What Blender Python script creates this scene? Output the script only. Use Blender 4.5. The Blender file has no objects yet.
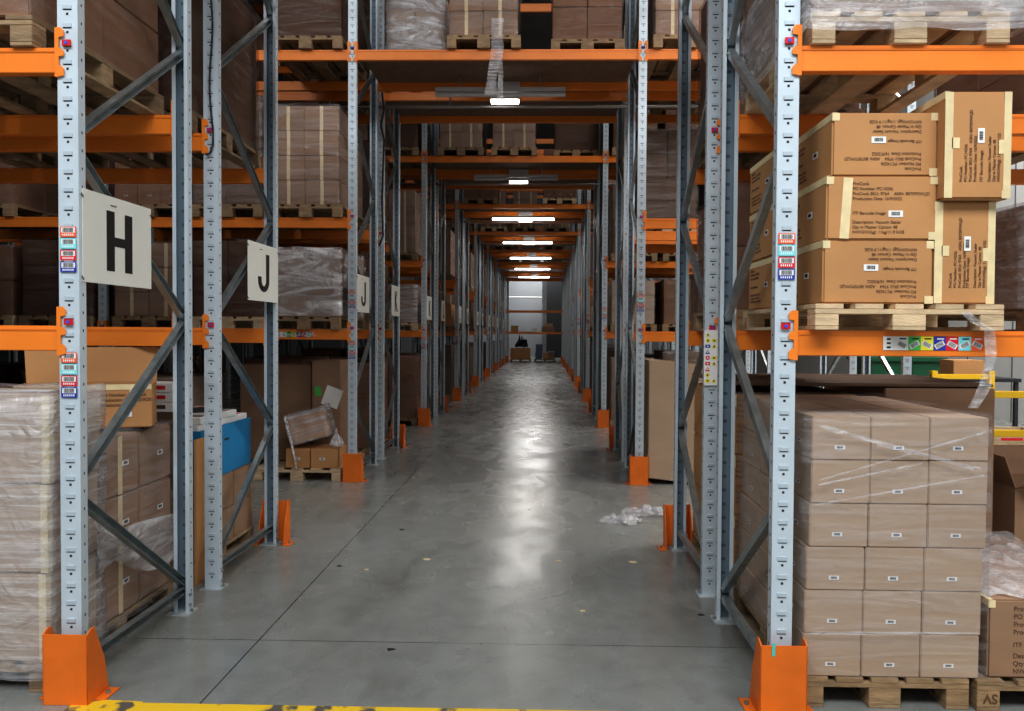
import bpy, bmesh, math, random
from mathutils import Vector, Matrix, noise
random.seed(7)
PI = math.pi
C = bpy.context.scene.collection
sc = bpy.context.scene

# ------------------------------------------------------------------ camera
H = 1.66; F = 767.6; CX, CY = 525.75, 349.1
YAW, PIT, ROL = math.radians(1.368), math.radians(1.254), math.radians(-.344)
FW = Vector((-math.sin(YAW)*math.cos(PIT), math.cos(YAW)*math.cos(PIT), -math.sin(PIT)))
RT = Vector((math.cos(YAW), math.sin(YAW), 0)); UP = RT.cross(FW)
RT, UP = RT*math.cos(ROL)-UP*math.sin(ROL), RT*math.sin(ROL)+UP*math.cos(ROL)
cd = bpy.data.cameras.new('camera'); cam = bpy.data.objects.new('camera', cd); C.objects.link(cam)
cd.sensor_width = 36; cd.lens = F/1024*36; cd.clip_end = 200; cd.clip_start = .05; cd.shift_x = (512-CX)/1024; cd.shift_y = (CY-355.5)/1024
cam.matrix_world = Matrix.Translation((0, 0, H)) @ Matrix((RT, UP, -FW)).transposed().to_4x4()
sc.camera = cam

def at(px, py, Y):
    d = FW*F + RT*(px-CX) - UP*(py-CY)
    k = Y/d.y
    return Vector((d.x*k, Y, H + d.z*k))
def ax(px, Y): return at(px, 331, Y).x
def az(py, Y, px=544): return at(px, py, Y).z

# ------------------------------------------------------------------ materials
def mat(name, col, rough=.6, metal=0, var=.0, vscale=8, bump=0, bscale=40, coat=0, stretch=(1, 1, 1), spec=.5):
    m = bpy.data.materials.new(name); m.use_nodes = True; nt = m.node_tree; b = nt.nodes['Principled BSDF']
    b.inputs['Base Color'].default_value = (*col, 1); b.inputs['Roughness'].default_value = rough
    b.inputs['Metallic'].default_value = metal; b.inputs['Specular IOR Level'].default_value = spec
    if coat: b.inputs['Coat Weight'].default_value = coat; b.inputs['Coat Roughness'].default_value = .2
    if var or bump:
        tc = nt.nodes.new('ShaderNodeTexCoord'); mp = nt.nodes.new('ShaderNodeMapping'); mp.inputs['Scale'].default_value = stretch
        nt.links.new(tc.outputs['Object'], mp.inputs['Vector'])
    if var:
        n = nt.nodes.new('ShaderNodeTexNoise'); n.inputs['Scale'].default_value = vscale; n.inputs['Detail'].default_value = 5
        oi = nt.nodes.new('ShaderNodeObjectInfo'); ad = nt.nodes.new('ShaderNodeVectorMath'); ad.operation = 'ADD'
        mu = nt.nodes.new('ShaderNodeMath'); mu.operation = 'MULTIPLY'; mu.inputs[1].default_value = 37
        nt.links.new(oi.outputs['Random'], mu.inputs[0]); nt.links.new(mp.outputs[0], ad.inputs[0]); nt.links.new(mu.outputs[0], ad.inputs[1])
        nt.links.new(ad.outputs[0], n.inputs['Vector'])
        r = nt.nodes.new('ShaderNodeValToRGB'); r.color_ramp.elements[0].position = .3; r.color_ramp.elements[1].position = .7
        r.color_ramp.elements[0].color = (*[c*(1-var) for c in col], 1); r.color_ramp.elements[1].color = (*[min(1, c*(1+var)) for c in col], 1)
        nt.links.new(n.outputs['Fac'], r.inputs[0])
        h = nt.nodes.new('ShaderNodeHueSaturation'); mr = nt.nodes.new('ShaderNodeMapRange')
        mr.inputs['To Min'].default_value = 1-var*.8; mr.inputs['To Max'].default_value = 1+var*.6
        nt.links.new(oi.outputs['Random'], mr.inputs[0]); nt.links.new(mr.outputs[0], h.inputs['Value']); nt.links.new(r.outputs[0], h.inputs['Color'])
        nt.links.new(h.outputs[0], b.inputs['Base Color'])
    if bump:
        n2 = nt.nodes.new('ShaderNodeTexNoise'); n2.inputs['Scale'].default_value = bscale; n2.inputs['Detail'].default_value = 3
        bp = nt.nodes.new('ShaderNodeBump'); bp.inputs['Strength'].default_value = bump; bp.inputs['Distance'].default_value = .01
        nt.links.new(mp.outputs[0], n2.inputs['Vector']); nt.links.new(n2.outputs['Fac'], bp.inputs['Height']); nt.links.new(bp.outputs[0], b.inputs['Normal'])
    return m
def emis(name, col, s):
    m = bpy.data.materials.new(name); m.use_nodes = True; nt = m.node_tree; nt.nodes.remove(nt.nodes['Principled BSDF'])
    e = nt.nodes.new('ShaderNodeEmission'); e.inputs[0].default_value = (*col, 1); e.inputs[1].default_value = s
    nt.links.new(e.outputs[0], nt.nodes['Material Output'].inputs[0]); return m
def film_mat(name, lo, hi, col=(.8, .8, .82), tr=(.93, .93, .95), zs=7):
    m = bpy.data.materials.new(name); m.use_nodes = True; nt = m.node_tree; N = nt.nodes.new; L = nt.links.new
    b = nt.nodes['Principled BSDF']; b.inputs['Base Color'].default_value = (*col, 1); b.inputs['Roughness'].default_value = .14
    b.inputs['Specular IOR Level'].default_value = .9
    tc = N('ShaderNodeTexCoord'); mp = N('ShaderNodeMapping'); mp.inputs['Scale'].default_value = (1.0, 1.0, zs); mp.inputs['Rotation'].default_value = (.12, .1, 0)
    n = N('ShaderNodeTexNoise'); n.inputs['Scale'].default_value = 1.6; n.inputs['Detail'].default_value = 7; n.inputs['Roughness'].default_value = .6; n.inputs['Distortion'].default_value = 1.2
    L(tc.outputs['Object'], mp.inputs[0]); L(mp.outputs[0], n.inputs['Vector'])
    r = N('ShaderNodeMapRange'); r.inputs['From Min'].default_value = .42; r.inputs['From Max'].default_value = .74; r.inputs['To Min'].default_value = lo; r.inputs['To Max'].default_value = hi
    L(n.outputs['Fac'], r.inputs[0])
    n2 = N('ShaderNodeTexNoise'); n2.inputs['Scale'].default_value = 7; n2.inputs['Detail'].default_value = 4; n2.inputs['Distortion'].default_value = 1.5; L(tc.outputs['Object'], n2.inputs['Vector'])
    bp = N('ShaderNodeBump'); bp.inputs['Strength'].default_value = .9; bp.inputs['Distance'].default_value = .03; L(n2.outputs['Fac'], bp.inputs['Height'])
    bp2 = N('ShaderNodeBump'); bp2.inputs['Strength'].default_value = .5; bp2.inputs['Distance'].default_value = .01; L(n.outputs['Fac'], bp2.inputs['Height']); L(bp.outputs[0], bp2.inputs['Normal'])
    L(bp2.outputs[0], b.inputs['Normal'])
    t = N('ShaderNodeBsdfTransparent'); t.inputs[0].default_value = (*tr, 1)
    mx = N('ShaderNodeMixShader'); L(r.outputs[0], mx.inputs[0]); L(t.outputs[0], mx.inputs[1]); L(b.outputs[0], mx.inputs[2])
    L(mx.outputs[0], nt.nodes['Material Output'].inputs[0]); return m

M = dict(
 post=mat('post_paint', (.56, .63, .68), .42, .15, .05, 6, spec=.5),
 slot=mat('slot', (.09, .12, .15), .6), post_in_shade=mat('post_inside_shade', (.20, .26, .31), .5, .3, .1, 6), hole_shadow=mat('dark_hole_tab_shadow', (.02, .022, .025), .8),
 tab=mat('post_tab', (.50, .57, .62), .4, .2),
 brace=mat('galvanised_steel', (.36, .40, .41), .38, .75, .2, 14, stretch=(1, 1, .3)),
 foot=mat('foot_plate_steel', (.50, .54, .55), .5, .3, .12),
 orange=mat('orange_paint', (.82, .25, .03), .42, 0, .05, 4, bump=.05),
 orange_guard=mat('orange_guard_paint', (.76, .19, .018), .48, 0, .1, 6, bump=.08),
 red=mat('red_plastic', (.65, .01, .015), .4), blue_dot=mat('blue_dot', (.05, .12, .6), .5),
 deck=mat('chipboard_deck', (.20, .12, .08), .8, 0, .15, 10),
 carton=mat('carton_brown', (.32, .20, .125), .8, 0, .12, 3, bump=.06, stretch=(1, 1, 2)),
 carton_tan=mat('carton_tan', (.50, .27, .115), .75, 0, .07, 3, bump=.08),
 carton_pale=mat('carton_pale', (.46, .34, .24), .8, 0, .04, 3, bump=.05, stretch=(1, 1, 2)),
 carton_dark=mat('carton_dark', (.15, .09, .055), .8, 0, .15, 3),
 kraft=mat('kraft_inside', (.44, .27, .14), .85, 0, .1, 5),
 tape=mat('paper_tape', (.72, .60, .37), .6, 0, .08, 20),
 wood=mat('pallet_wood', (.30, .21, .125), .85, 0, .28, 5, bump=.3, bscale=20, stretch=(2, 2, 8)),
 wood_pale=mat('pallet_wood_pale', (.60, .46, .30), .85, 0, .2, 5, bump=.3, bscale=20, stretch=(2, 2, 8)),
 ink=mat('printing_ink', (.12, .06, .035), .7), black=mat('black_paint', (.012, .012, .012), .5),
 white=mat('white_sheet', (.78, .78, .76), .5), sign=mat('sign_board', (.68, .68, .63), .45),
 l_orange=mat('label_orange', (.8, .13, .04), .5), l_cyan=mat('label_cyan', (.22, .68, .72), .5), l_red=mat('label_red', (.68, .02, .04), .5),
 l_blue=mat('label_blue', (.03, .05, .35), .5), l_green=mat('label_green', (.08, .48, .10), .5), l_yellow=mat('label_yellow', (.8, .72, .05), .5),
 yellow=mat('yellow_rail', (.78, .50, .02), .45), blue=mat('blue_plastic', (.02, .25, .50), .4, 0, .06, 3),
 teal=mat('teal_tape', (.1, .55, .5), .5), dgreen=mat('green_plastic', (.01, .09, .04), .45), dark=mat('dark_rubber', (.025, .025, .03), .6),
 pipe=mat('pipe_steel', (.34, .32, .31), .4, .6), lamp_body=mat('lamp_housing', (.62, .62, .62), .4, .2),
 tube=emis('tube_light', (1, .97, .95), 13), tube2=emis('tube_light_small', (1, .98, .95), 9),
 film=film_mat('stretch_film', .03, .25, zs=10), film_d=film_mat('stretch_film_dense', .20, .62, zs=17), film_l=film_mat('stretch_film_light', .02, .20, (.6, .54, .52), (.80, .74, .73)),
 film_s=film_mat('stretch_film_painted_glints', .15, 1.15, (.95, .96, 1), zs=3.5), scrap=film_mat('film_scrap', .25, .75),  # film_s: white patches paint bright reflections into the film colour
 steelblue=mat('blue_grey_plastic', (.12, .17, .24), .5),
)

# ------------------------------------------------------------------ helpers
class MB:
    def __init__(s): s.v = []; s.f = []; s.m = []
    def box(s, x0, x1, y0, y1, z0, z1, m=0, mx=None):
        k = len(s.v); P = [Vector(p) for p in ((x0,y0,z0),(x1,y0,z0),(x1,y1,z0),(x0,y1,z0),(x0,y0,z1),(x1,y0,z1),(x1,y1,z1),(x0,y1,z1))]
        if mx: P = [mx @ p for p in P]
        s.v += P
        for f in ((0,3,2,1),(4,5,6,7),(0,1,5,4),(1,2,6,5),(2,3,7,6),(3,0,4,7)): s.f.append([k+i for i in f]); s.m.append(m)
        return s
    def bar(s, p, q, w, h, m=0):
        p = Vector(p); q = Vector(q); d = q-p; L = d.length
        R = d.to_track_quat('Z', 'X').to_matrix().to_4x4()
        return s.box(-w/2, w/2, -h/2, h/2, 0, L, m, Matrix.Translation(p) @ R)
    def cyl(s, p, q, r, n=12, m=0, r2=None):
        p = Vector(p); q = Vector(q); d = q-p; R = d.to_track_quat('Z', 'X').to_matrix(); k = len(s.v); r2 = r if r2 is None else r2
        for j, (c, rr) in enumerate(((p, r), (q, r2))):
            for i in range(n): s.v.append(c + R @ Vector((rr*math.cos(2*PI*i/n), rr*math.sin(2*PI*i/n), 0)))
        for i in range(n): s.f.append([k+i, k+(i+1) % n, k+n+(i+1) % n, k+n+i]); s.m.append(m)
        s.f.append([k+i for i in range(n)][::-1]); s.m.append(m); s.f.append([k+n+i for i in range(n)]); s.m.append(m); return s
    def poly(s, pts, m=0):
        k = len(s.v); s.v += [Vector(p) for p in pts]; s.f.append(list(range(k, k+len(pts)))); s.m.append(m); return s
    def prism(s, pts, d, m=0):                       # pts polygon, extruded by vector d
        d = Vector(d); P = [Vector(p) for p in pts]; n = len(P); k = len(s.v); s.v += P + [p+d for p in P]
        s.f.append(list(range(k, k+n))[::-1]); s.m.append(m); s.f.append(list(range(k+n, k+2*n))); s.m.append(m)
        for i in range(n): s.f.append([k+i, k+(i+1) % n, k+n+(i+1) % n, k+n+i]); s.m.append(m)
        return s
    def mesh(s, name, mats, bevel=0, smooth=False):
        me = bpy.data.meshes.new(name); me.from_pydata([tuple(v) for v in s.v], [], s.f)
        for x in (mats if isinstance(mats, (list, tuple)) else [mats]): me.materials.append(x)
        me.polygons.foreach_set('material_index', s.m); me.update()
        bm = bmesh.new(); bm.from_mesh(me)
        bmesh.ops.recalc_face_normals(bm, faces=bm.faces)
        if bevel: bmesh.ops.bevel(bm, geom=list(bm.edges), offset=bevel, segments=2, affect='EDGES')
        bm.to_mesh(me); bm.free()
        if smooth: me.polygons.foreach_set('use_smooth', [True]*len(me.polygons))
        return me
def link(name, data, parent=None, loc=(0,0,0), mx=None):
    o = bpy.data.objects.new(name, data); C.objects.link(o)
    if parent: o.parent = parent
    if mx is not None: o.matrix_local = mx
    else: o.location = loc
    return o
def tag(o, label, cat, group=None, kind=None):
    if label: o['label'] = label
    if cat: o['category'] = cat
    if group: o['group'] = group
    if kind: o['kind'] = kind
    return o
def thing(name, label, cat, loc=(0,0,0), rz=0, group=None):
    o = bpy.data.objects.new(name, None); C.objects.link(o); o.location = loc; o.rotation_euler = (0, 0, rz); o.empty_display_size = .1
    return tag(o, label, cat, group)
KIDS = {}
def kids(o):
    if o.name not in KIDS: KIDS[o.name] = list(o.children)
    return KIDS[o.name]
def dup(o, loc=None, rz=None, label=None, group=None, parent=None):
    c = o.copy(); C.objects.link(c)
    if parent: c.parent = parent
    for ch in kids(o): dup(ch, parent=c)
    if loc is not None: c.location = loc
    if rz is not None: c.rotation_euler = (0, 0, rz)
    if label: c['label'] = label
    if group: c['group'] = group
    return c
class Proto:                                          # first use moves the original, later uses copy it
    def __init__(s, o): s.o = o; s.used = False; s.seen = kids(o); [kids(k) for k in s.seen]
    def put(s, loc, rz=0, label=None, group=None):
        if not s.used:
            s.used = True; o = s.o; o.location = loc; o.rotation_euler = (0, 0, rz)
            if label: o['label'] = label
            if group: o['group'] = group
            return o
        return dup(s.o, loc, rz, label, group)
TXT = {}
def text_mesh(body, size, m, spacing=1.0, bold=0, ax_='LEFT'):
    key = (body, size, m.name, bold, ax_)
    if key in TXT: return TXT[key]
    cu = bpy.data.curves.new('t', 'FONT'); cu.body = body; cu.size = size; cu.space_line = spacing; cu.extrude = .0004; cu.offset = bold; cu.align_x = ax_
    cu.resolution_u = 3
    o = bpy.data.objects.new('t', cu); C.objects.link(o); dg = bpy.context.evaluated_depsgraph_get()
    me = bpy.data.meshes.new_from_object(o.evaluated_get(dg)); bpy.data.objects.remove(o); bpy.data.curves.remove(cu)
    me.materials.clear(); me.materials.append(m); TXT[key] = me; return me
FRONT = Matrix.Rotation(PI/2, 4, 'X')                                  # text plane facing -Y
LEFTF = Matrix.Rotation(-PI/2, 4, 'Z') @ Matrix.Rotation(PI/2, 4, 'X')  # facing -X
RIGHTF = Matrix.Rotation(PI/2, 4, 'Z') @ Matrix.Rotation(PI/2, 4, 'X')  # facing +X
T = Matrix.Translation
def rollz(a): return Matrix.Rotation(a, 4, 'Z')
ORD = ['front', 'second', 'third', 'fourth', 'fifth', 'sixth', 'seventh', 'eighth', 'ninth', 'tenth', 'eleventh', 'twelfth', 'thirteenth', 'fourteenth', 'fifteenth', 'sixteenth', 'last']

# ------------------------------------------------------------------ layout
Y0, D, G, MOD = 3.38, 1.10, .36, 5.045
XL, XR, W = 2.074, 1.007, .092
LV = [0, 1.677, 2.91, 4.742, 6.3]
BH = .112
NR = 17
def rowY(r): return Y0 + (r//2)*MOD + (r % 2)*(D+G)
PH = 8.0
FRX = {'L': [-(XL+W), -(XL+W)-2.7-W, -(XL+W)-5.4-2*W], 'R': [XR, XR+W+2.8]}   # min x of each frame

# ------------------------------------------------------------------ setting
def floor_mat():
    m = mat('polished_concrete', (.25, .265, .26), .3); nt = m.node_tree; N = nt.nodes.new; L = nt.links.new; b = nt.nodes['Principled BSDF']
    tc = N('ShaderNodeTexCoord')
    def noi(s, d=6, st=(1,1,1), dist=0):
        mp = N('ShaderNodeMapping'); mp.inputs['Scale'].default_value = st; L(tc.outputs['Object'], mp.inputs[0])
        n = N('ShaderNodeTexNoise'); n.inputs['Scale'].default_value = s; n.inputs['Detail'].default_value = d; n.inputs['Distortion'].default_value = dist; L(mp.outputs[0], n.inputs['Vector']); return n.outputs['Fac']
    def ramp(src, a, b_, ca, cb):
        r = N('ShaderNodeValToRGB'); r.color_ramp.elements[0].position = a; r.color_ramp.elements[1].position = b_
        r.color_ramp.elements[0].color = (*ca, 1); r.color_ramp.elements[1].color = (*cb, 1); L(src, r.inputs[0]); return r.outputs[0]
    def mul(a, b_, f=1):
        x = N('ShaderNodeMix'); x.data_type = 'RGBA'; x.blend_type = 'MULTIPLY'; x.inputs[0].default_value = f; L(a, x.inputs[6]); L(b_, x.inputs[7]); return x.outputs[2]
    c = ramp(noi(.7, 8, (1, .6, 1), .6), .3, .7, (.205, .210, .198), (.285, .293, .278))
    c = mul(c, ramp(noi(6, 10, (1,1,1), .4), .3, .6, (.88, .88, .88), (1.04, 1.04, 1.04)))
    c = mul(c, ramp(noi(1.6, 9, (1, .45, 1), .35), .56, .72, (1, 1, 1), (.74, .72, .70)))     # scuffs
    c = mul(c, ramp(noi(5, 6, (1, .12, 1), .6), .60, .74, (1, 1, 1), (.80, .79, .78)))          # tyre marks
    c = mul(c, ramp(noi(60, 3), .3, .5, (.9, .9, .9), (1, 1, 1)))
    sp = N('ShaderNodeSeparateXYZ'); L(tc.outputs['Object'], sp.inputs[0])
    def line(src, pos, w):
        a = N('ShaderNodeMath'); a.operation = 'SUBTRACT'; L(src, a.inputs[0]); a.inputs[1].default_value = pos
        q = N('ShaderNodeMath'); q.operation = 'ABSOLUTE'; L(a.outputs[0], q.inputs[0])
        g = N('ShaderNodeMath'); g.operation = 'GREATER_THAN'; L(q.outputs[0], g.inputs[0]); g.inputs[1].default_value = w; return g.outputs[0]
    ls = [line(sp.outputs['X'], -1.52, .004), line(sp.outputs['X'], 5.0, .004)] + [line(sp.outputs['Y'], y, .0035) for y in (4.05, 9.05, 14.1, 19.1, 24.2, 29.2)]
    cur = ls[0]
    for l in ls[1:]:
        mn = N('ShaderNodeMath'); mn.operation = 'MULTIPLY'; L(cur, mn.inputs[0]); L(l, mn.inputs[1]); cur = mn.outputs[0]
    c = mul(c, ramp(cur, 0, 1, (.22, .22, .22), (1, 1, 1)))
    L(c, b.inputs['Base Color'])
    rr = N('ShaderNodeMapRange'); L(noi(2.5, 7, (1, .6, 1), 1), rr.inputs[0]); rr.inputs['From Min'].default_value = .3; rr.inputs['From Max'].default_value = .7
    rr.inputs['To Min'].default_value = .16; rr.inputs['To Max'].default_value = .36; L(rr.outputs[0], b.inputs['Roughness'])
    bp = N('ShaderNodeBump'); bp.inputs['Strength'].default_value = .12; bp.inputs['Distance'].default_value = .004; L(noi(30, 4), bp.inputs['Height']); L(bp.outputs[0], b.inputs['Normal'])
    return m
def struct(name, mb, m):
    o = link(name, mb.mesh(name, m)); o['kind'] = 'structure'; return o
struct('floor', MB().box(-13, 10, -12, 54, -.1, 0), floor_mat())
m_roof = mat('roof_sheet', (.12, .125, .13), .8, 0, .1, 2)
m_wall = mat('white_wall_panel', (.66, .67, .66), .6, 0, .04, 1)
m_corr = mat('corrugated_wall', (.46, .48, .50), .5, .1)
m_dark = mat('dark_wall', (.05, .052, .055), .8)
struct('ceiling', MB().box(-13, 10, 1.0, 54, 9.6, 9.75), m_roof)
struct('wall_left', MB().box(-13.2, -13, -12, 54, 0, 9.6), m_dark)
mb = MB().box(9.0, 9.2, -12, 54, 0, 9.6)
for k in range(12): mb.box(8.985, 9.0, 1+k*1.55, 1.02+k*1.55, 0, 9.6, 1)
struct('wall_right', mb, [m_wall, mat('panel_joint', (.12, .13, .15), .6)])
mb = MB().box(-13, 10, 53, 53.2, 0, 9.6)
for k in range(38): mb.box(-3.2+k*.12, -3.15+k*.12, 52.95, 53, 0, 9.6)
struct('wall_back', mb, m_corr)
# worn yellow line in front of the first row
my = mat('yellow_line_paint', (.72, .50, .03), .5); nt = my.node_tree; b = nt.nodes['Principled BSDF']
n = nt.nodes.new('ShaderNodeTexNoise'); n.inputs['Scale'].default_value = 5; n.inputs['Detail'].default_value = 8; tc = nt.nodes.new('ShaderNodeTexCoord'); nt.links.new(tc.outputs['Object'], n.inputs['Vector'])
r = nt.nodes.new('ShaderNodeValToRGB'); r.color_ramp.elements[0].position = .36; r.color_ramp.elements[1].position = .40; r.color_ramp.elements[0].color = (.12, .11, .09, 1); r.color_ramp.elements[1].color = (.74, .50, .03, 1)
nt.links.new(n.outputs['Fac'], r.inputs[0]); nt.links.new(r.outputs[0], b.inputs['Base Color'])
mb = MB().box(-2.05, 3.9, 3.235, 3.34, 0, .0015); mb.prism([(-2.08, 3.17, 0), (-1.75, 3.17, 0), (-1.78, 3.35, 0), (-1.95, 3.36, 0), (-2.08, 3.32, 0)], (0, 0, .002))
struct('trim_1', mb, my)

# ------------------------------------------------------------------ racking
pitch = .0805
def post_mesh(name, rear):
    mb = MB(); t = .004; d = .052
    mb.box(t, W-t, t, t+.001, 0, PH, 3); mb.box(t, t+.001, t, d-t, 0, PH, 3); mb.box(W-t-.001, W-t, t, d-t, 0, PH, 3)  # thin dark liner: shade inside the channel put into the colour
    mb.box(0, W, 0, t, 0, PH); mb.box(0, t, t, d, 0, PH); mb.box(W-t, W, t, d, 0, PH); mb.box(t, .022, d-t, d, 0, PH); mb.box(W-.022, W-t, d-t, d, 0, PH)
    z = .1
    while z < PH-.1:
        mb.box(W/2-.020, W/2+.020, -.005, 0, z, z+.017, 2); mb.box(W/2-.018, W/2+.018, -.0015, 0, z-.004, z, 1)  # raised tab; dark strip below it paints the tab's shadow
        mb.box(W/2-.005, W/2+.005, -.001, 0, z-.026, z-.016, 1)
        for xs in ((-.0008, 0), (W, W+.0008), (t, t+.0008), (W-t-.0008, W-t)):
            mb.box(xs[0], xs[1], .024, .031, z+.02, z+.032, 1)
        mb.box(W/2-.012, W/2+.012, t+.001, t+.002, z-.004, z+.014, 4)
        z += pitch
    if rear: mb.v = [Vector((v.x, d-v.y, v.z)) for v in mb.v]
    return mb.mesh(name, [M['post'], M['hole_shadow'], M['tab'], M['post_in_shade'], M['slot']])
pm_f, pm_r = post_mesh('front_post', False), post_mesh('rear_post', True)
ZN = .787
def brace_mesh(p, q):
    p = Vector(p); q = Vector(q); mb = MB(); d = (q-p).normalized(); n = Vector((0, -d.z, d.y)); w = .021; t = .003
    R = Matrix((Vector((1, 0, 0)), n, d)).transposed().to_4x4(); Mx = T(p) @ R; L = (q-p).length
    mb.box(-.019, -.016, -w, w, 0, L, 0, Mx); mb.box(-.016, .019, -w, -w+t, 0, L, 0, Mx); mb.box(-.016, .019, w-t, w, 0, L, 0, Mx)
    for e in (.03, L-.03): mb.cyl(Mx @ Vector((-.028, 0, e)), Mx @ Vector((-.019, 0, e)), .008, 6)
    return mb.mesh('brace', M['brace'])
yf, yr = .03, D-.03
br_up = brace_mesh((0, yf, 0), (0, yr, ZN-.05)); br_dn = brace_mesh((0, yr, 0), (0, yf, ZN-.05)); br_h = brace_mesh((0, yf, 0), (0, yr, 0))
mb = MB().box(-.022, W+.022, -.03, .10, 0, .006)
for x in (-.012, W+.012): mb.cyl((x, .035, .006), (x, .035, .022), .009, 6, 1)
foot_me = mb.mesh('foot_plate', [M['foot'], M['brace']])
bolt_me = MB().cyl((0, 0, 0), (.012, 0, 0), .009, 6).mesh('bolt', M['brace'])
def make_frame(kind):
    t = thing('rack_frame', 'x', 'rack frame')
    link('post', pm_f, t); link('post', pm_r, t, (0, D-.052, 0))
    link('foot_plate', foot_me, t, (0, 0, 0)); link('foot_plate', foot_me, t, (0, D-.08, 0))
    link('brace', br_h, t, (W/2, 0, .13))
    up = (kind == 'B')
    for i in range(9):
        link('brace', br_up if up else br_dn, t, (W/2, 0, .17+i*ZN)); up = not up
    link('brace', br_h, t, (W/2, 0, 7.6))
    for y in (.04, D-.05):
        for z in (.05, .11): link('bolt', bolt_me, t, (W, y, z))
    return Proto(t)
FA, FB = make_frame('A'), make_frame('B')
frames = {}
SIDE = {'L': 'left', 'R': 'right'}
for r in range(NR):
    for s in 'LR':
        for k, x in enumerate(FRX[s]):
            if r >= 8 and k >= 2: continue
            where = f'nearest tunnel on {SIDE[s]}' if k == 0 else f'{["", "one bay", "two bays"][k]} {SIDE[s]} of tunnel'
            l = f'grey zigzag-braced rack frame, {ORD[r]} rack row, {where}'
            frames[r, s, k] = (FA if r % 2 == 0 else FB).put((x, rowY(r), 0), 0, l, f'rack frames {where}')

# beams
def conn_mesh(sgn):                                   # sgn +1: beam continues to +x of the post edge at x=0
    mb = MB(); a = .034*-sgn
    def bx(x0, x1, *r, m=0): mb.box(min(x0, x1), max(x0, x1), *r, m=m)
    bx(0, .006*sgn, -.012, .052, -BH-.02, .085)       # plate against post side
    zs = [(-BH-.02, -BH+.03), (-.045, -.005), (.04, .085)]
    bx(0, a*.35, -.012, -.007, -BH-.02, .085)
    for z0, z1 in zs: mb.prism([(0, -.012, z0), (a, -.012, z0+.006), (a, -.012, z1-.014), (a*.6, -.012, z1), (0, -.012, z1)], (0, .005, 0))
    return mb.mesh('connector', M['orange'])
conn = {1: conn_mesh(1), -1: conn_mesh(-1)}
mb = MB().box(-.019, .019, -.014, -.006, .004, .030); mb.cyl((0, -.014, .017), (0, -.0165, .017), .008, 12, 1)
lock_me = mb.mesh('lock_pin', [M['red'], M['blue_dot']])
beam_pro = {}
def beam_proto(length, rear):
    key = (round(length, 3), rear)
    if key in beam_pro: return beam_pro[key]
    t = thing('rack_beam', 'x', 'rack beam'); mb = MB()
    mb.box(.006, length-.006, 0, .048, -BH, 0); mb.box(.006, length-.006, -.0015, 0, -.022, -.014)
    link('beam_body', mb.mesh('beam_body', M['orange'], .003), t)
    for x, s in ((0, 1), (length, -1)):
        Mx = T((x, 0, 0)) if not rear else T((x, .048, 0)) @ Matrix.Scale(-1, 4, (0, 1, 0))
        c = link('connector', conn[s], t, mx=Mx)
        link('lock_pin', lock_me, c, (-s*.047, 0, 0))
    beam_pro[key] = Proto(t); return beam_pro[key]
LVN = ['', 'first', 'second', 'third', 'top']
beams = {}
def beam(x0, x1, r, lv, where):
    for rear in (0, 1):
        y = rowY(r)+.001 if not rear else rowY(r)+D-.049
        beams[r, lv, where, rear] = beam_proto(x1-x0, rear).put((x0, y, LV[lv]), 0,
            f'orange beam, {LVN[lv]} level, {"rear" if rear else "front"} of {ORD[r]} rack row, {where}', 'orange rack beams')
for r in range(NR):
    for s in 'LR':
        xs = FRX[s]
        for k in range(len(xs)-1):
            if r >= 8 and k >= 1: continue
            a, b_ = sorted((xs[k], xs[k+1])); 
            for lv in (1, 2, 3, 4):
                beam(a+W, b_, r, lv, f'{"first" if k == 0 else "second"} bay {SIDE[s]} of tunnel')
    for lv in ((3, 4) if r < 16 else (1, 2, 3, 4)):
        beam(-XL, XR, r, lv, 'across the tunnel')
    if r < 16:
        tag(link('deck_panel', MB().box(-XL+.02, XR-.02, 0, D-.11, -.022, -.002).mesh('deck', M['deck']), None, (0, rowY(r)+.055, LV[3])),
            f'brown board deck over the tunnel in the {ORD[r]} rack row', 'deck', 'board decks over the tunnel')

# guards
def guard_proto():
    t = thing('upright_guard', 'x', 'upright guard'); w, t_, h = .101, .006, .315; mb = MB()
    mb.box(-w, w, 0, t_, 0, h)
    for sx in (-1, 1):
        mb.prism([(sx*w, 0, 0), (sx*w, .17, 0), (sx*w, .13, h*.55), (sx*w, .055, h+.018), (sx*w, .03, h+.018), (sx*w, 0, h)], (-sx*t_, 0, 0))
        mb.box(min(sx*w, sx*(w+.05)), max(sx*w, sx*(w+.05)), .05, .17, 0, .006)
    link('shield', mb.mesh('shield', M['orange_guard'], .0015), t)
    for sx in (-1, 1): link('anchor_bolt', MB().cyl((sx*(w+.028), .11, .006), (sx*(w+.028), .11, .02), .011, 6).mesh('anchor_bolt', M['brace']), t)
    return Proto(t)
GP = guard_proto()
for r in range(NR):
    for s in 'LR':
        x = FRX[s][0]+W/2+(.016 if s == 'L' else -.010)
        l = f'orange post guard bolted down at the {ORD[r]} rack row, {SIDE[s]} side of tunnel'
        if r % 2 == 0: g = GP.put((x, rowY(r)-.075, 0), 0, l, 'orange post guards')
        else: g = GP.put((x, rowY(r)+D+.075, 0), PI, l, 'orange post guards')
        if r == 0 and s == 'R': link('tape_strip', MB().box(-.052, -.038, -.002, .0, .27, .325).mesh('tape_strip', M['teal']), g)

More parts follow.
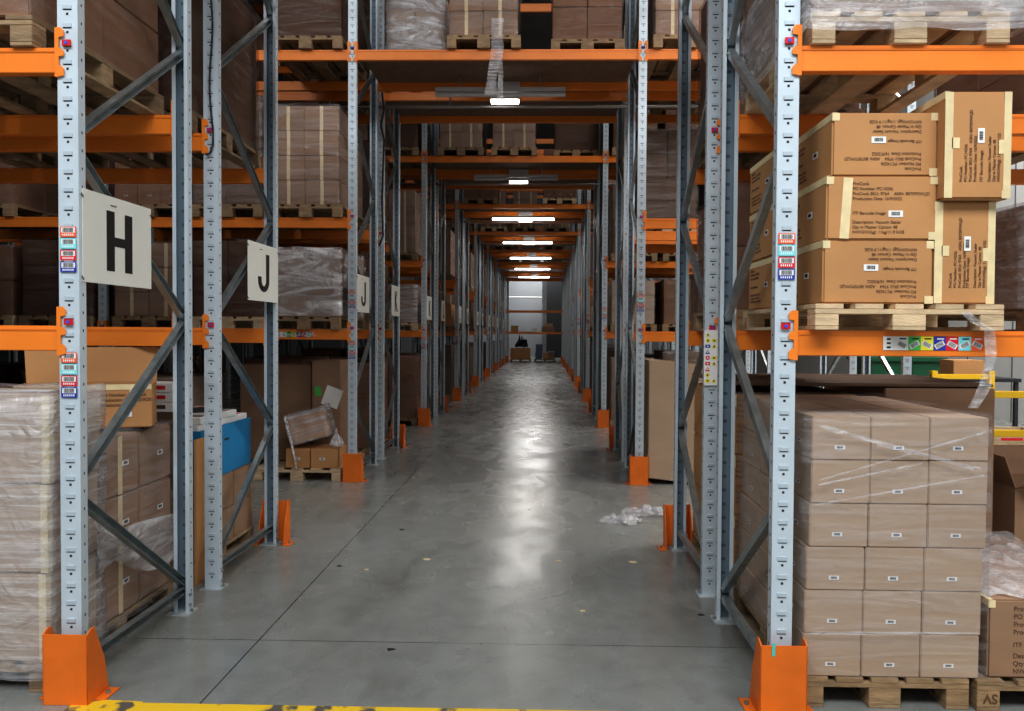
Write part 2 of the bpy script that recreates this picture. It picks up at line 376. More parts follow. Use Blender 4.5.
# ------------------------------------------------------------------ labels on posts and beams
def bars(mb, x0, x1, z0, z1, m, y=-.0012, n=14):
    rnd = random.Random(3); x = x0
    while x < x1:
        w = rnd.choice((.3, .5, .9))*(x1-x0)/n/1.2; mb.box(x, min(x+w, x1), y, 0, z0, z1, m); x += w+rnd.choice((.3, .5))*(x1-x0)/n
def code_label(col, w=.072, h=.046):
    mb = MB().box(-w/2, w/2, -.0006, 0, 0, h, 0); mb.box(-w*.43, w*.43, -.0009, 0, h*.42, h*.92, 1); bars(mb, -w*.33, w*.33, h*.46, h*.88, 2)
    for k in range(6): mb.box(-w*.36+k*w*.125, -w*.36+k*w*.125+w*.07, -.001, 0, h*.12, h*.32, 1)
    return mb.mesh('barcode_label', [col, M['white'], M['black']])
cl = {k: code_label(M['l_'+k]) for k in ('orange', 'cyan', 'red', 'blue')}
names = {'orange': 'orange barcode label', 'cyan': 'cyan barcode label', 'red': 'red barcode label', 'blue': 'navy blue barcode label'}
def stickers(r, s, z):
    post = [c for c in frames[r, s, 0].children if c.name.startswith('post')][0]
    for c in frames[r, s, 0].children:
        if c.name.startswith('post') and c.location.y < .5: post = c
    for i, k in enumerate(('orange', 'cyan', 'red', 'blue')):
        link('barcode_label', cl[k], post, (W/2, -.0052, z-.052*(i+1)+.004))['label'] = names[k]
for r in (0, 2, 4, 6, 8, 10):
    stickers(r, 'L', 1.56); stickers(r, 'R', 2.10)
    if r in (0, 2): stickers(r, 'L', 2.12)
stickers(2, 'R', 1.84+.1) if False else None
def beam_labels(bm, x, big=1):
    cols = ['white', 'white', 'l_green', 'l_yellow', 'l_blue', 'l_red', 'l_cyan', 'l_orange']; w = .054*big
    for i, c in enumerate(cols):
        mb = MB().box(0, w, -.0006, 0, 0, .060, 0)
        if i:
            a = .5 if i % 2 else -.5
            Mx = T((w/2, 0, .024)) @ Matrix.Rotation(a, 4, 'Y')
            mb.box(-w*.40, w*.40, -.0009, 0, -.011, .011, 1, Mx)
            for q in range(9): mb.box(-w*.3+q*w*.07, -w*.3+q*w*.07+w*.035, -.0012, 0, -.009, .009, 2, Mx)
            mb.box(w*.3, w*.85, -.001, 0, .047, .053, 2 if c in ('white', 'l_green', 'l_yellow', 'l_cyan') else 1)
        else:
            for q in range(3): mb.box(w*.3, w*.6, -.001, 0, .008+q*.018, .016+q*.018, 2)
        link('barcode_label', mb.mesh('barcode_label', [M[c], M['white'], M['black']]), bm, (x+i*w, -.002, -.085))['label'] = {'white': 'white barcode label'}.get(c, c[2:]+' barcode label')
b0 = beams[0, 1, 'first bay right of tunnel', 0]
beam_labels(b0, at(885, 345, 3.36).x-b0.location.x)
b1 = beams[2, 1, 'first bay left of tunnel', 0]; beam_labels(b1, at(277, 333, rowY(2)).x-b1.location.x)

# ------------------------------------------------------------------ letter signs
def sign(letter, x, y, z, label, L=.60, h=.42):
    t = thing('letter_sign', label, 'sign', (x, y, z))
    link('panel', MB().box(0, .004, 0, L, 0, h).mesh('panel', M['sign'], .001), t)
    if letter in 'HJ':
        mb = MB(); s_ = .066; w2 = .112; hh_ = .285; y0 = L*.5; z0 = .065
        if letter == 'H':
            mb.box(.004, .0055, y0-w2, y0-w2+s_, z0, z0+hh_); mb.box(.004, .0055, y0+w2-s_, y0+w2, z0, z0+hh_); mb.box(.004, .0055, y0-w2+s_, y0+w2-s_, z0+hh_/2-.022, z0+hh_/2+.022)
        else:
            mb.box(.004, .0055, y0+w2-s_, y0+w2, z0+.09, z0+hh_); n_ = 12
            for i in range(n_):
                a, b_ = -PI*i/n_, -PI*(i+1)/n_; P = []
                for q, r1, r2 in ((a, w2, .085), (b_, w2, .085)): P.append(((y0+r1*math.cos(q), z0+.09+r2*math.sin(q)), (y0+(r1-s_)*math.cos(q), z0+.09+(r2-.042)*math.sin(q))))
                mb.prism([(.004, *P[0][0]), (.004, *P[1][0]), (.004, *P[1][1]), (.004, *P[0][1])], (.0015, 0, 0))
            mb.box(.004, .0055, y0-w2, y0-w2+s_, z0+.09, z0+.115)
        link('letter', mb.mesh('letter', M['black']), t)
    else: link('letter', text_mesh(letter, .38, M['black'], 1, .012, 'CENTER'), t, mx=T((.006, L*.5, .075)) @ RIGHTF @ Matrix.Scale(.82, 4, (1, 0, 0)))
    link('fine_print', MB().box(.004, .0052, L*.42-.03, L*.42+.02, h-.045, h-.040).mesh('fine_print', M['black']), t)
    for yy, zz in ((.0, h-.02), (.0, .03), (L-.01, h-.02)): link('cable_tie', MB().cyl((-.004, yy, zz), (.008, yy, zz-.02), .003, 6).mesh('cable_tie', M['dark']), t)
    return t
for r, l in enumerate('HJJKKLLMMNNPPRRS'):
    y = rowY(r)+.02 if r % 2 == 0 else rowY(r)+D-.62
    sign(l, -XL+.001, y, 1.875, f'white board with black letter {l} on left frame of the {ORD[r]} rack row')

# notice panel on the right
Yn = rowY(1); t = thing('notice_board', 'small board of yellow, red and blue safety symbols hung on the right front post', 'notice', (XR-.006, Yn-.012, az(384, Yn)))
hN = az(329, Yn)-az(384, Yn)
link('board', MB().box(0, .084, -.003, 0, 0, hN).mesh('board', M['white']), t)
for k in range(9):
    for c in range(2):
        col = [['l_yellow', 'white'], ['l_yellow', 'l_yellow'], ['l_blue', 'l_yellow'], ['l_blue', 'white'], ['l_red', 'l_yellow'], ['l_red', 'l_yellow'], ['l_red', 'white'], ['l_yellow', 'white'], ['l_yellow', 'l_yellow']][k][c]
        if col == 'white': continue
        mb = MB(); cx, cz = .022+c*.04, hN-.03-k*.036
        if (k+c) % 3 == 0: mb.prism([(cx-.015, -.0042, cz-.012), (cx+.015, -.0042, cz-.012), (cx, -.0042, cz+.014)], (0, .001, 0)); 
        elif (k+c) % 3 == 1: mb.cyl((cx, -.0034, cz), (cx, -.0044, cz), .013, 16)
        else: mb.box(cx-.015, cx+.015, -.0042, -.0032, cz-.010, cz+.010)
        mb.box(cx-.005, cx+.005, -.005, -.004, cz-.005, cz+.004, 1)
        link('symbol', mb.mesh('symbol', [M[col], M['black'] if col == 'l_yellow' else M['white']]), t)['label'] = {'l_yellow': 'yellow', 'l_blue': 'blue', 'l_red': 'red'}[col]+' safety symbol'

# ------------------------------------------------------------------ pallets
def pallet_parts(w, d, h=.135, front_long=False):
    """parts of a nine-block pallet, origin at front left bottom; blocks .1 wide seen from the front"""
    b = .022; out = []
    bx = [(0, .10), (w/2-.07, w/2+.07), (w-.10, w)]; by = [(0, .10), (d/2-.05, d/2+.05), (d-.10, d)]
    for x0, x1 in bx: out.append(('bottom_board', (x0, x1, 0, d, 0, b*.8)))
    for x0, x1 in bx:
        for y0, y1 in by: out.append(('block', (x0, x1, y0, y1, b*.8, h-2*b)))
    for y0, y1 in by: out.append(('cross_board', (0, w, y0, y1, h-2*b, h-b)))
    n = 5
    for k in range(n):
        x0 = k*(w-.12)/(n-1); out.append(('deck_board', (x0, x0+.12, 0, d, h-b, h)))
    return out
def pallet(loc, w, d, label, m='wood', rz=0, h=.135, detail=True, group=None):
    if detail:
        t = thing('wooden_pallet', label, 'pallet', loc, rz, group)
        for nm, bxs in pallet_parts(w, d, h): link(nm, MB().box(*bxs).mesh(nm, M[m], .002), t)
        return t
PALP = {}
def far_pallet(w=.8, d=1.2, m='wood'):
    if (w, d, m) not in PALP:
        mb = MB(); [mb.box(*b) for n, b in pallet_parts(w, d)]
        o = link('wooden_pallet', mb.mesh('wooden_pallet', M[m])); o['category'] = 'pallet'; PALP[w, d, m] = Proto(o)
    return PALP[w, d, m]

# ------------------------------------------------------------------ cartons and loads
def carton_mesh(w, d, h, m, seam=True, bev=.006):
    mb = MB().box(0, w, 0, d, 0, h); me = mb.mesh('carton', m, bev); return me
def film_mesh(w, d, h, m, top=True, amp=.012, seed=0, bot=.006):
    bm = bmesh.new(); n = 10
    bmesh.ops.create_grid(bm, x_segments=n, y_segments=n, size=.5) if top else None
    for v in bm.verts: v.co.z = 1
    def wall(a, b_):
        vs = [[bm.verts.new((a[0]+(b_[0]-a[0])*i/n, a[1]+(b_[1]-a[1])*i/n, j/n)) for i in range(n+1)] for j in range(n+1)]
        for j in range(n):
            for i in range(n): bm.faces.new((vs[j][i], vs[j][i+1], vs[j+1][i+1], vs[j+1][i]))
    q = .5
    wall((-q, -q), (q, -q)); wall((q, -q), (q, q)); wall((q, q), (-q, q)); wall((-q, q), (-q, -q))
    bmesh.ops.remove_doubles(bm, verts=bm.verts, dist=1e-4)
    for v in bm.verts:
        p = Vector((v.co.x*w, v.co.y*d, bot+(h-bot+.006)*v.co.z)); nz = noise.noise(p*7+Vector((seed, 0, 0)))
        o = .006+amp*(.5+nz)
        v.co = (w/2+p.x+math.copysign(o, v.co.x)*(abs(v.co.x) > .49), d/2+p.y+math.copysign(o, v.co.y)*(abs(v.co.y) > .49), p.z+(o if v.co.z > .99 else 0) + (abs(noise.noise(p*5))*.03 if v.co.z < .01 else 0))
    bmesh.ops.recalc_face_normals(bm, faces=bm.faces)
    me = bpy.data.meshes.new('stretch_film'); bm.to_mesh(me); bm.free(); me.materials.append(m)
    me.polygons.foreach_set('use_smooth', [True]*len(me.polygons)); return me
lab_me = None
def small_label(w=.045, h=.018):
    mb = MB().box(0, w, -.001, 0, 0, h); bars(mb, w*.2, w*.8, h*.25, h*.8, 1, -.0016, 10); return mb.mesh('barcode_label', [M['white'], M['black']])
lab_small = small_label(); lab_mid = small_label(.062, .028)
def load_proto(name, label, W_, D_, nx, ny, nz, h, m, film, lab=False, gap=.003, tape=False, jit=.004, seed=0, drop=()):
    t = thing('wrapped_load', label, 'wrapped load'); w, d = W_/nx, D_/ny; me = carton_mesh(w-gap, d-gap, h-gap*.6, M[m]); rnd = random.Random(seed)
    for k in range(nz):
        for i in range(nx):
            for j in range(ny):
                if (i, j, k) in drop: continue
                dx = rnd.uniform(-jit, jit)
                c = link('carton', me, t, (i*w+dx, j*d+rnd.uniform(-jit, jit), k*h))
                if lab and j == 0: link('barcode_label', lab_small, c, (w*.5-.02, -.0005, h*.3))
                if tape and j == 0:
                    link('tape', MB().box(w*.45, w*.55, -.001, 0, 0, h-.004).mesh('tape', M['tape']), c)
    if film: link('stretch_film', film_mesh(W_, D_, nz*h, M[film], seed=seed), t)['label'] = 'clear stretch film'
    return Proto(t)
random.seed(3)
TALL = [load_proto('a', '', .76, 1.14, 2, 2, 3, .36, 'carton', 'film_l', seed=1), load_proto('b', '', .74, 1.14, 2, 2, 4, .27, 'carton', 'film', seed=2, tape=True),
        load_proto('c', '', .78, 1.16, 3, 2, 4, .29, 'carton', 'film_l', seed=3, lab=True), load_proto('d', '', .76, 1.14, 2, 2, 3, .33, 'carton_pale', 'film', seed=4),
        load_proto('e', '', .76, 1.14, 1, 1, 1, 1.05, 'carton_dark', 'film_l', seed=5), load_proto('f', '', .76, 1.14, 2, 2, 4, .30, 'carton_dark', 'film', seed=12)]
SHORT = [load_proto('g', '', .76, 1.14, 2, 2, 2, .39, 'carton', 'film_l', seed=6), load_proto('h', '', .76, 1.14, 2, 2, 3, .27, 'carton', 'film', seed=7, tape=True),
         load_proto('i', '', .74, 1.1, 3, 2, 3, .25, 'carton_pale', 'film', seed=8), load_proto('j', '', .78, 1.1, 2, 2, 3, .28, 'carton_dark', 'film_l', seed=9),
         load_proto('k', '', .76, 1.14, 2, 2, 2, .33, 'carton', 'film_d', seed=10), load_proto('l', '', .76, 1.14, 2, 1, 2, .26, 'carton_tan', None, seed=11)]
SILV = load_proto('s', '', .78, 1.12, 2, 2, 3, .25, 'carton', 'film_s', seed=20)
PALES = load_proto('p', '', .74, 1.1, 2, 2, 3, .36, 'carton_pale', 'film_s', seed=21)
DESC = {0: 'large brown cartons', 1: 'taped brown cartons', 2: 'small brown cartons', 3: 'pale brown cartons', 4: 'one big dark carton', 5: 'dark brown cartons'}
DESCS = {0: 'brown cartons two high', 1: 'taped brown cartons', 2: 'pale small cartons', 3: 'dark brown cartons', 4: 'cartons in cloudy film', 5: 'tan cartons'}
def put_load(x, r, lv, where, kind=None, pr=None, dy=0, desc=None):
    z = LV[lv] + (.001 if lv else 0); y = rowY(r)-.05+dy
    lvl = 'floor' if lv == 0 else f'{LVN[lv]} level'
    far_pallet(m='wood' if random.random() < .85 else 'wood_pale').put((x, y, z), 0, f'wooden pallet, {lvl}, {ORD[r]} rack row, {where}', 'pallets in the racks')
    if pr is None:
        S = SHORT if lv == 1 else TALL; D_ = DESCS if lv == 1 else DESC
        k = kind if kind is not None else random.randrange(6); pr = S[k]; desc = D_[k]
    w = .76
    pr.put((x+.02, y+.03, z+.136), 0, f'wrapped {desc}, {lvl}, {ORD[r]} rack row, {where}', 'wrapped loads in the racks')
SN = ['next to tunnel', 'second pallet place', 'third pallet place']
def slotx(s, bay, k):
    if s == 'L':
        x1 = FRX['L'][bay]; return x1 - .06 - .8 - k*.875
    return FRX['R'][bay]+W+.06+k*.9
FIX = {}                                               # fixed choices
SKIP = {(1,'R',0,1,2), (2,'R',0,2,2), (1,'R',0,1,1) , (2,'L',0,0,0), (2,'L',0,1,0), (2,'L',0,0,1), (2,'R',0,0,0), (2,'R',0,0,2), (3,'L',0,1,3), (2,'L',0,1,3), (2,'R',0,0,1), (2,'R',0,1,0), (2,'R',0,2,0), (3,'R',0,2,0), (3,'R',0,2,1),(2,'R',0,2,1),(4,'R',0,2,0),(4,'R',0,2,1), (5,'R',0,2,0)}
for r in range(1, 16):
    for s in 'LR':
        for bay in ((0, 1) if s == 'L' and 1 <= r <= 3 else (0,)):
            for lv in (0, 1, 2, 3, 4):
                if lv == 4 and r not in (2, 3, 4, 5): continue
                for k in range(3):
                    if r >= 6 and k > 0: continue
                    if r == 1 and (lv > 2 or (s == 'L' and (bay == 0 and lv in (0, 1))) or (s == 'R' and lv == 0)): continue
                    if (r, s, bay, k, lv) in SKIP: continue
                    if r > 1 and random.random() < (.10 if lv in (1, 2) else .18): continue
                    side = SIDE[s]
                    put_load(slotx(s, bay, k), r, lv, f'{side} side, {SN[k]}' if bay == 0 else f'far {side} bay, {SN[k].replace("next to tunnel", "first place")}', FIX.get((r, s, bay, k, lv)))
# loads on the decks over the tunnel
def deck_load(r, x, tagw, pr=None, kind=0, desc=None, dy=0): put_load(max(-XL+.01, min(XR-.86, x)), r, 3, f'over the tunnel, {tagw}', kind, pr, dy, desc)
deck_load(2, ax(446, 8.4), 'left of centre', kind=1); deck_load(2, ax(549, 8.7), 'right of centre', kind=0, dy=.12)
deck_load(3, ax(383, 9.9), 'left', pr=PALES, desc='whitish cartons'); deck_load(3, ax(615, 9.9), 'right end', kind=1)
deck_load(4, ax(438, 13.5), 'left', kind=1); deck_load(4, ax(489, 13.5)+.03, 'middle', kind=1); deck_load(4, ax(558, 13.5), 'right', kind=4, dy=.2)
for r in (6, 8, 10, 12):
    for k, x in enumerate((-1.95, -1.0, -.05)):
        if (r+k) % 4 == 3: continue
        deck_load(r, x, ['left', 'middle', 'right'][k], kind=random.randrange(4))
# silver wrapped pallet beside the J sign
put_load(slotx('L', 0, 0)-.02, 2, 1, 'left side, next to tunnel', pr=SILV, desc='cartons in shiny film')

# ------------------------------------------------------------------ near loads
def ptext(body, size, parent, face, x, y, z, roll=0, nm='printed_text'):
    me = text_mesh(body, size, M['ink'], 1.15, .0)
    return link(nm, me, parent, mx=T((x, y, z)) @ face @ rollz(roll))
T1 = 'ProCook\nPO Number: PC14256\nProCook SKU: 9764    ASIN: B07SP2WLJD\nProduction Date: 16/9/2022'
T2 = 'ITF Barcode Image:'
T3 = 'Description: Vacuum Sealer\nQty in Master Carton: 48\nNW/GW(kg): 11kg/11.9 KGS'
def printed_carton(label, loc, w, d, h, rz=0, orient='up', tapev=False, sidetext=True, m='carton_tan', group=None, front=True, s=.0185):
    t = thing('printed_carton', label, 'carton', loc, rz, group)
    link('box_body', carton_mesh(w, d, h, M[m], bev=.008), t)
    tp = lambda *b: link('tape', MB().box(*b).mesh('tape', M['tape']), t)
    # tape round the vertical and top edges
    tp(-.0015, .03, -.0015, .0, h-.035, h-.002); tp(w-.03, w+.0015, -.0015, 0, h-.035, h-.002); tp(w-.035, w+.0015, -.0015, 0, .002, .035)
    tp(-.0015, 0, .0, d, h-.03, h+.0); tp(0, .02, 0, d, h, h+.0015)
    if orient == 'side':
        tp(0, .034, -.0018, 0, .004, h-.004); tp(w-.030, w+.001, -.0018, 0, .004, h-.004); tp(.03, .062, -.0018, 0, h*.47, h*.57); tp(w-.05, w-.03, -.0018, 0, h*.42, h*.55)
    if tapev:
        Mx = T((.075, -.0016, 0)) @ Matrix.Rotation(.06, 4, 'Y'); link('tape', MB().box(-.02, .02, 0, .0015, .006, h-.006).mesh('tape', M['tape']), t, mx=Mx)
    y = -.0012
    if front:
        if orient == 'up':
            ptext(T1, s, t, FRONT, .11, y, h*.86); ptext(T2, s, t, FRONT, .11, y, h*.40); ptext(T3, s, t, FRONT, .11, y, h*.26)
            link('barcode_label', lab_mid, t, (w*.56, -.001, h*.36))
        elif orient == 'down':
            ptext(T1, s, t, FRONT, w-.07, y, h*.14, PI); ptext(T2, s, t, FRONT, w-.07, y, h*.57, PI); ptext(T3, s, t, FRONT, w-.07, y, h*.72, PI)
            link('barcode_label', lab_mid, t, (w*.37, -.001, h*.52))
        else:
            ptext(T1, s, t, FRONT, .075, y, h*.16, PI/2); ptext(T2, s, t, FRONT, w*.58, y, h*.16, PI/2); ptext(T3, s, t, FRONT, w*.70, y, h*.16, PI/2)
            link('barcode_label', lab_mid, t, mx=T((w*.60, -.001, h*.52)) @ Matrix.Rotation(-PI/2, 4, 'Y'))
    if sidetext:
        x = -.0012
        ptext('ProCook\nPO Number: PC14256\nProCook SKU: 9764', s, t, LEFTF, x, d*.92, h*.80); ptext(T2, s, t, LEFTF, x, d*.92, h*.46); ptext(T3, s*.9, t, LEFTF, x, d*.92, h*.30)
        link('barcode_label', lab_mid, t, mx=T((-.001, d*.42, h*.44)) @ Matrix.Rotation(-PI/2, 4, 'Z'))
    return t
# right, first level: printed cartons on pale pallet
YP = 3.30; zt = LV[1]+.001
pallet((ax(815, YP), YP, zt), ax(1004, YP)-ax(815, YP), 1.2, 'pale wooden pallet under the printed tan cartons on the right front shelf', 'wood_pale', h=.112)
zc = zt+.113; hh = .273; yc = YP+.04; dd = .56
xa = ax(822, yc); wa = ax(932, yc)-xa
printed_carton('tan printed carton at the bottom of the front stack, its print upside down, right shelf', (xa, yc, zc), wa, dd, hh, orient='down')
printed_carton('tan printed carton with upright print and a vertical tape strip, middle of the stack', (xa+.012, yc, zc+hh+.001), wa, dd, hh, orient='up', tapev=True)
printed_carton('topmost tan printed carton of the front stack, upside-down print facing the aisle', (xa+.036, yc+.01, zc+2*hh+.002), wa-.02, dd, hh, orient='down', rz=.0)
xb = xa+wa+.004; hb = .44
printed_carton('tan carton standing upright with sideways print, lower of two, beside the carton stack', (xb, yc, zc), .255, .5, hb, orient='side', sidetext=False, s=.017)
printed_carton('tan carton standing upright with sideways print, resting on the lower upright carton', (xb+.010, yc-.05, zc+hb+.002), .275, .5, hb+.01, orient='side', s=.017)
for k in range(3):
    printed_carton(['bottom', 'middle', 'top'][k]+' tan printed carton of the rear stack, behind the grey post at right', (xa-.02, yc+dd+.02, zc+k*(hh+.001)), .45, .54, hh-.006, orient='down')
# carton stack on the rear right side of that pallet (hidden side)
# right, floor: fifteen-front wrapped load
YF = 3.41; x0 = ax(806, YF); wF = ax(976, YF)-x0
pallet((x0, YF, 0), wF, 1.2, 'brown wooden pallet on the floor under the big wrapped load on the right', 'wood')
t = thing('wrapped_load', 'tall stretch-wrapped load of small labelled brown cartons on the floor at right front', 'wrapped load', (x0+.008, YF+.01, .136))
cw, cdp, ch = .259, .39, .1935; me = carton_mesh(cw-.003, cdp-.003, ch-.002, M['carton_pale'], bev=.004)
offs = [.0, .006, .012, .024, .026, .028]
for k in range(6):
    for i in range(3):
        for j in range(3):
            c = link('carton', me, t, (offs[k]+i*cw+random.uniform(-.002, .002), j*cdp, k*ch))
            if j == 0: link('barcode_label', lab_small, c, (cw*.5-.03, -.0008, ch*.24))
            if i == 0: link('barcode_label', lab_small, c, mx=T((-.0008, cdp*.5, ch*.3)) @ Matrix.Rotation(-PI/2, 4, 'Z'))
link('stretch_film', film_mesh(3*cw+.025, 3*cdp, 6*ch, M['film'], seed=33, amp=.006, bot=.0), t)['label'] = 'clear stretch film'
# diagonal film ropes
def strand(p, q, w, parent, wl=3):
    p = Vector(p); q = Vector(q); mb = MB(); n = 10; d = (q-p)
    up = Vector((0, 0, 1))
    for i in range(n):
        a = p+d*i/n; b_ = p+d*(i+1)/n; wa_ = w*(.5+.5*math.sin(i*1.7)**2); wb_ = w*(.5+.5*math.sin((i+1)*1.7)**2)
        mb.poly([a-up*wa_, b_-up*wb_, b_+up*wb_, a+up*wa_])
    return link('film_fold', mb.mesh('film_fold', M['film_d']), parent)
W6 = 6*ch
strand((.05, -.03, W6-.04), (.72, -.03, W6-.22), .012, t); strand((.05, -.03, W6-.28), (.77, -.03, W6-.06), .005, t); strand((.05, -.028, W6-.30), (.5, -.028, W6-.20), .006, t)
strand((.03, -.028, W6-.39), (.77, -.028, W6-.25), .005, t); strand((0, -.028, ch*1.0+.01), (.76, -.028, ch*1.1), .008, t); strand((.3, -.03, W6-.12), (.75, -.03, W6-.22), .006, t)
# right, second level
YU = 3.36; xu = ax(808, YU)
pallet((xu, YU, LV[2]+.001), .84, 1.18, 'pale wooden pallet on the upper right front shelf under film-wrapped goods', 'wood_pale')
ld = load_proto('u', '', .82, 1.14, 2, 2, 3, .33, 'carton', 'film', seed=40); ld.put((xu+.01, YU+.02, LV[2]+.137), 0, 'film-wrapped brown cartons on the upper right front shelf')
ob = ld.o; link('stretch_film', film_mesh(.88, 1.24, .35, M['film_d'], seed=41, amp=.02, bot=-.10), ob, (-.03, -.05, 0))['label'] = 'loose milky film skirt'

# right floor, second load
Y2 = 3.40; x2 = ax(984, Y2)
pallet((x2, Y2, 0), .84, 1.2, 'wooden pallet with stencilled blocks at the right edge, under a low printed carton', 'wood')
pb = link('stencil', text_mesh('SV', .06, M['ink'], 1, .001), None); pb.parent = [o for o in C.objects if o.name.startswith('wooden_pallet') and o.get('label', '').startswith('wooden pallet with stencilled')][0]
pb.matrix_local = T((.09, -.0015, .075)) @ FRONT @ rollz(PI)
lo = printed_carton('low printed brown carton on the stencilled pallet at the right edge', (x2+.06, Y2+.03, .136), .72, 1.1, .35, orient='up', m='carton', s=.03)
t = thing('plastic_wrap', 'crumpled clear film lying on top of the low printed carton at right edge', 'film', (x2+.06, Y2+.03, .49))
def crumple(w, d, h, seed, m, n=26, twist=0):
    bm = bmesh.new(); bmesh.ops.create_grid(bm, x_segments=n, y_segments=n, size=.5)
    for v in bm.verts:
        p = Vector((v.co.x*w, v.co.y*d, 0)); q = p*9+Vector((seed, seed*2, 0)); e = max(0, 1-max(abs(v.co.x), abs(v.co.y))*1.7)
        z = h*(abs(noise.noise(q))*1.3+abs(noise.noise(q*2.3))*.7)*(.25+e)
        s = 1+.35*noise.noise(p*4+Vector((0, seed, 3)))
        v.co = (p.x*s+.03*noise.noise(q*1.5), p.y*s+.03*noise.noise(q*1.7+Vector((5, 0, 0))), max(.002, z))
    me = bpy.data.meshes.new('film_sheet'); bm.to_mesh(me); bm.free(); me.materials.append(m); me.polygons.foreach_set('use_smooth', [True]*len(me.polygons)); return me
link('film_sheet', crumple(.75, 1.1, .04, 4, M['scrap']), t, (.36, .55, 0))
def tagm(name, me, label, cat, loc=(0,0,0), rz=0, group=None):
    o = link(name, me, None, loc); o.rotation_euler = (0, 0, rz); return tag(o, label, cat, group)
tagm('floor_film', crumple(.40, .30, .10, 9, M['scrap']), 'crumpled clear film on the concrete beside the right post guard', 'film', (ax(650, 7.0), 7.05, .0), .3)
tagm('floor_film', crumple(.32, .22, .09, 12, M['scrap']), 'smaller bunch of clear film on the floor left of the larger one', 'film', (ax(622, 6.75), 6.72, .0), -.4)
# open cartons behind at right edge (second row floor)
YB = rowY(1)
def open_carton(label, loc, w, d, h, m='carton', flaps=(.2, .2, .2, .2), ang=(.9, .9, .9, .9), rz=0, taper=.03):
    t = thing('open_carton', label, 'carton', loc, rz); mb = MB(); th = .006
    mb.box(0, w, 0, th, 0, h); mb.box(0, w, d-th, d, 0, h); mb.box(0, th, th, d-th, 0, h); mb.box(w-th, w, th, d-th, 0, h); mb.box(0, w, 0, d, 0, th)
    link('box_body', mb.mesh('box_body', M[m]), t)
    defs = [((0, 0, h), (w, 0, 0), (0, -1, 0)), ((0, d, h), (w, 0, 0), (0, 1, 0)), ((0, 0, h), (0, d, 0), (-1, 0, 0)), ((w, 0, h), (0, d, 0), (1, 0, 0))]
    for (o, e, out), f, a in zip(defs, flaps, ang):
        if not f: continue
        o = Vector(o); e = Vector(e); v = Vector(out)*math.sin(a)*f + Vector((0, 0, 1))*math.cos(a)*f
        nrm = e.cross(v).normalized()*.005
        link('flap', MB().prism([o, o+e, o+e*(1-taper)+v, o+e*taper+v], nrm).mesh('flap', M[m]), t)
    return t
pallet((2.10, YB-.05, 0), .84, 1.2, 'wooden pallet on the floor of the second rack row, right, under open cartons', 'wood')
open_carton('open brown carton with raised flap behind the wrapped load at right edge', (2.95, 4.85, .345), .42, .5, .36, 'carton', (.15, .2, .2, .2), (1.2, .3, .3, .9))
far_pallet().put((2.95, YB-.05, 0), 0, 'wooden pallet at the right of the second rack row under brown cartons', 'pallets in the racks')
for k in range(1):
    for i in range(2):
        tagm('plain_carton', carton_mesh(.4, .55, .205, M['carton']), f'plain brown carton at {["left", "right"][i]} below the open carton', 'carton', (2.93+i*.41, YB, .136+k*.207))
# row B floor right: printed tall cartons in two tiers
xB = ax(727, YB+.02)
pallet((xB, YB-.02, 0), .84, 1.15, 'wooden pallet on the right of the second rack row under printed cartons', 'wood')
for k in range(3):
    for i in range(2):
        w_ = .40
        c = thing('printed_carton', f'tall printed carton, {["bottom", "middle", "top"][k]} layer, {["left", "right"][i]}, behind the big wrapped load', 'carton', (xB+.01+i*(w_+.01), YB, .136+k*.382))
        link('box_body', carton_mesh(w_, 1.1, .38, M['carton_tan'], bev=.008), c)
        if i == 0:
            ptext('ProCook\nPO Number:\nProCook SKU:\nProduction\n\nITF Barcode\nDescription:\nQty in Master\nNW/GW', .028, c, FRONT, .05, -.0015, .33)
            link('tape', MB().box(0, .05, -.0015, 0, .30, .379).mesh('tape', M['tape']), c)
tagm('large_carton', carton_mesh(.68, 1.05, 1.19, M['carton']), 'large brown carton in the second rack row behind the top of the wrapped load', 'carton', (2.13, YB, .136))
tagm('cover_sheet', MB().box(0, 1.66, 0, 1.1, 0, .02).mesh('cover_sheet', M['carton_dark'], .005), 'dark board cover sheet lying on the second row cartons at right', 'sheet', (xB-.01, YB, 1.36-.077+.006+.045))
# far right: barrier, bins, wall things
def rail(label, x0, x1, y, zs, posts):
    t = thing('safety_barrier', label, 'barrier', (x0, y, 0))
    for z in zs: link('rail', MB().box(0, x1-x0, -.02, .02, z-.035, z+.035).mesh('rail', M['yellow'], .004), t)
    for px in posts: link('barrier_post', MB().box(px-x0-.04, px-x0+.04, -.04, .04, 0, zs[0]+.08).mesh('barrier_post', M['yellow'], .004), t)
rail('yellow steel safety barrier standing to the right behind the wrapped load', 4.62, 6.3, 8.0, (1.05, .65), (5.02, 6.2))
rail('low yellow rail farther back on the right in front of the green bins', 5.38, 6.25, 10.8, (1.08, .6), (5.42, 6.2))
for k, (xx, yy) in enumerate(((5.42, 12.9), (6.10, 12.9))):
    t = thing('waste_bin', ['left', 'right'][k]+' dark green wheeled waste bin by the white wall', 'bin', (xx, yy, 0)); mb = MB()
    mb.v = []; mb.prism([(.04, 0, .2), (.54, 0, .2), (.58, 0, 1.2), (0, 0, 1.2)], (0, .9, 0)); link('bin_body', mb.mesh('bin_body', M['dgreen'], .02), t)
    link('lid', MB().box(-.02, .60, -.05, .95, 1.2, 1.28).mesh('lid', M['dgreen'], .02), t)
    for a in (.12, .48):
        for b_ in (.15, .75): link('wheel', MB().cyl((a-.03, b_, .1), (a+.03, b_, .1), .1, 16).mesh('wheel', M['dark']), t)
tagm('plain_carton', carton_mesh(.45, .4, .26, M['carton_tan']), 'tan carton on a stand beside the green bins', 'carton', (5.98, 11.35, 1.031))
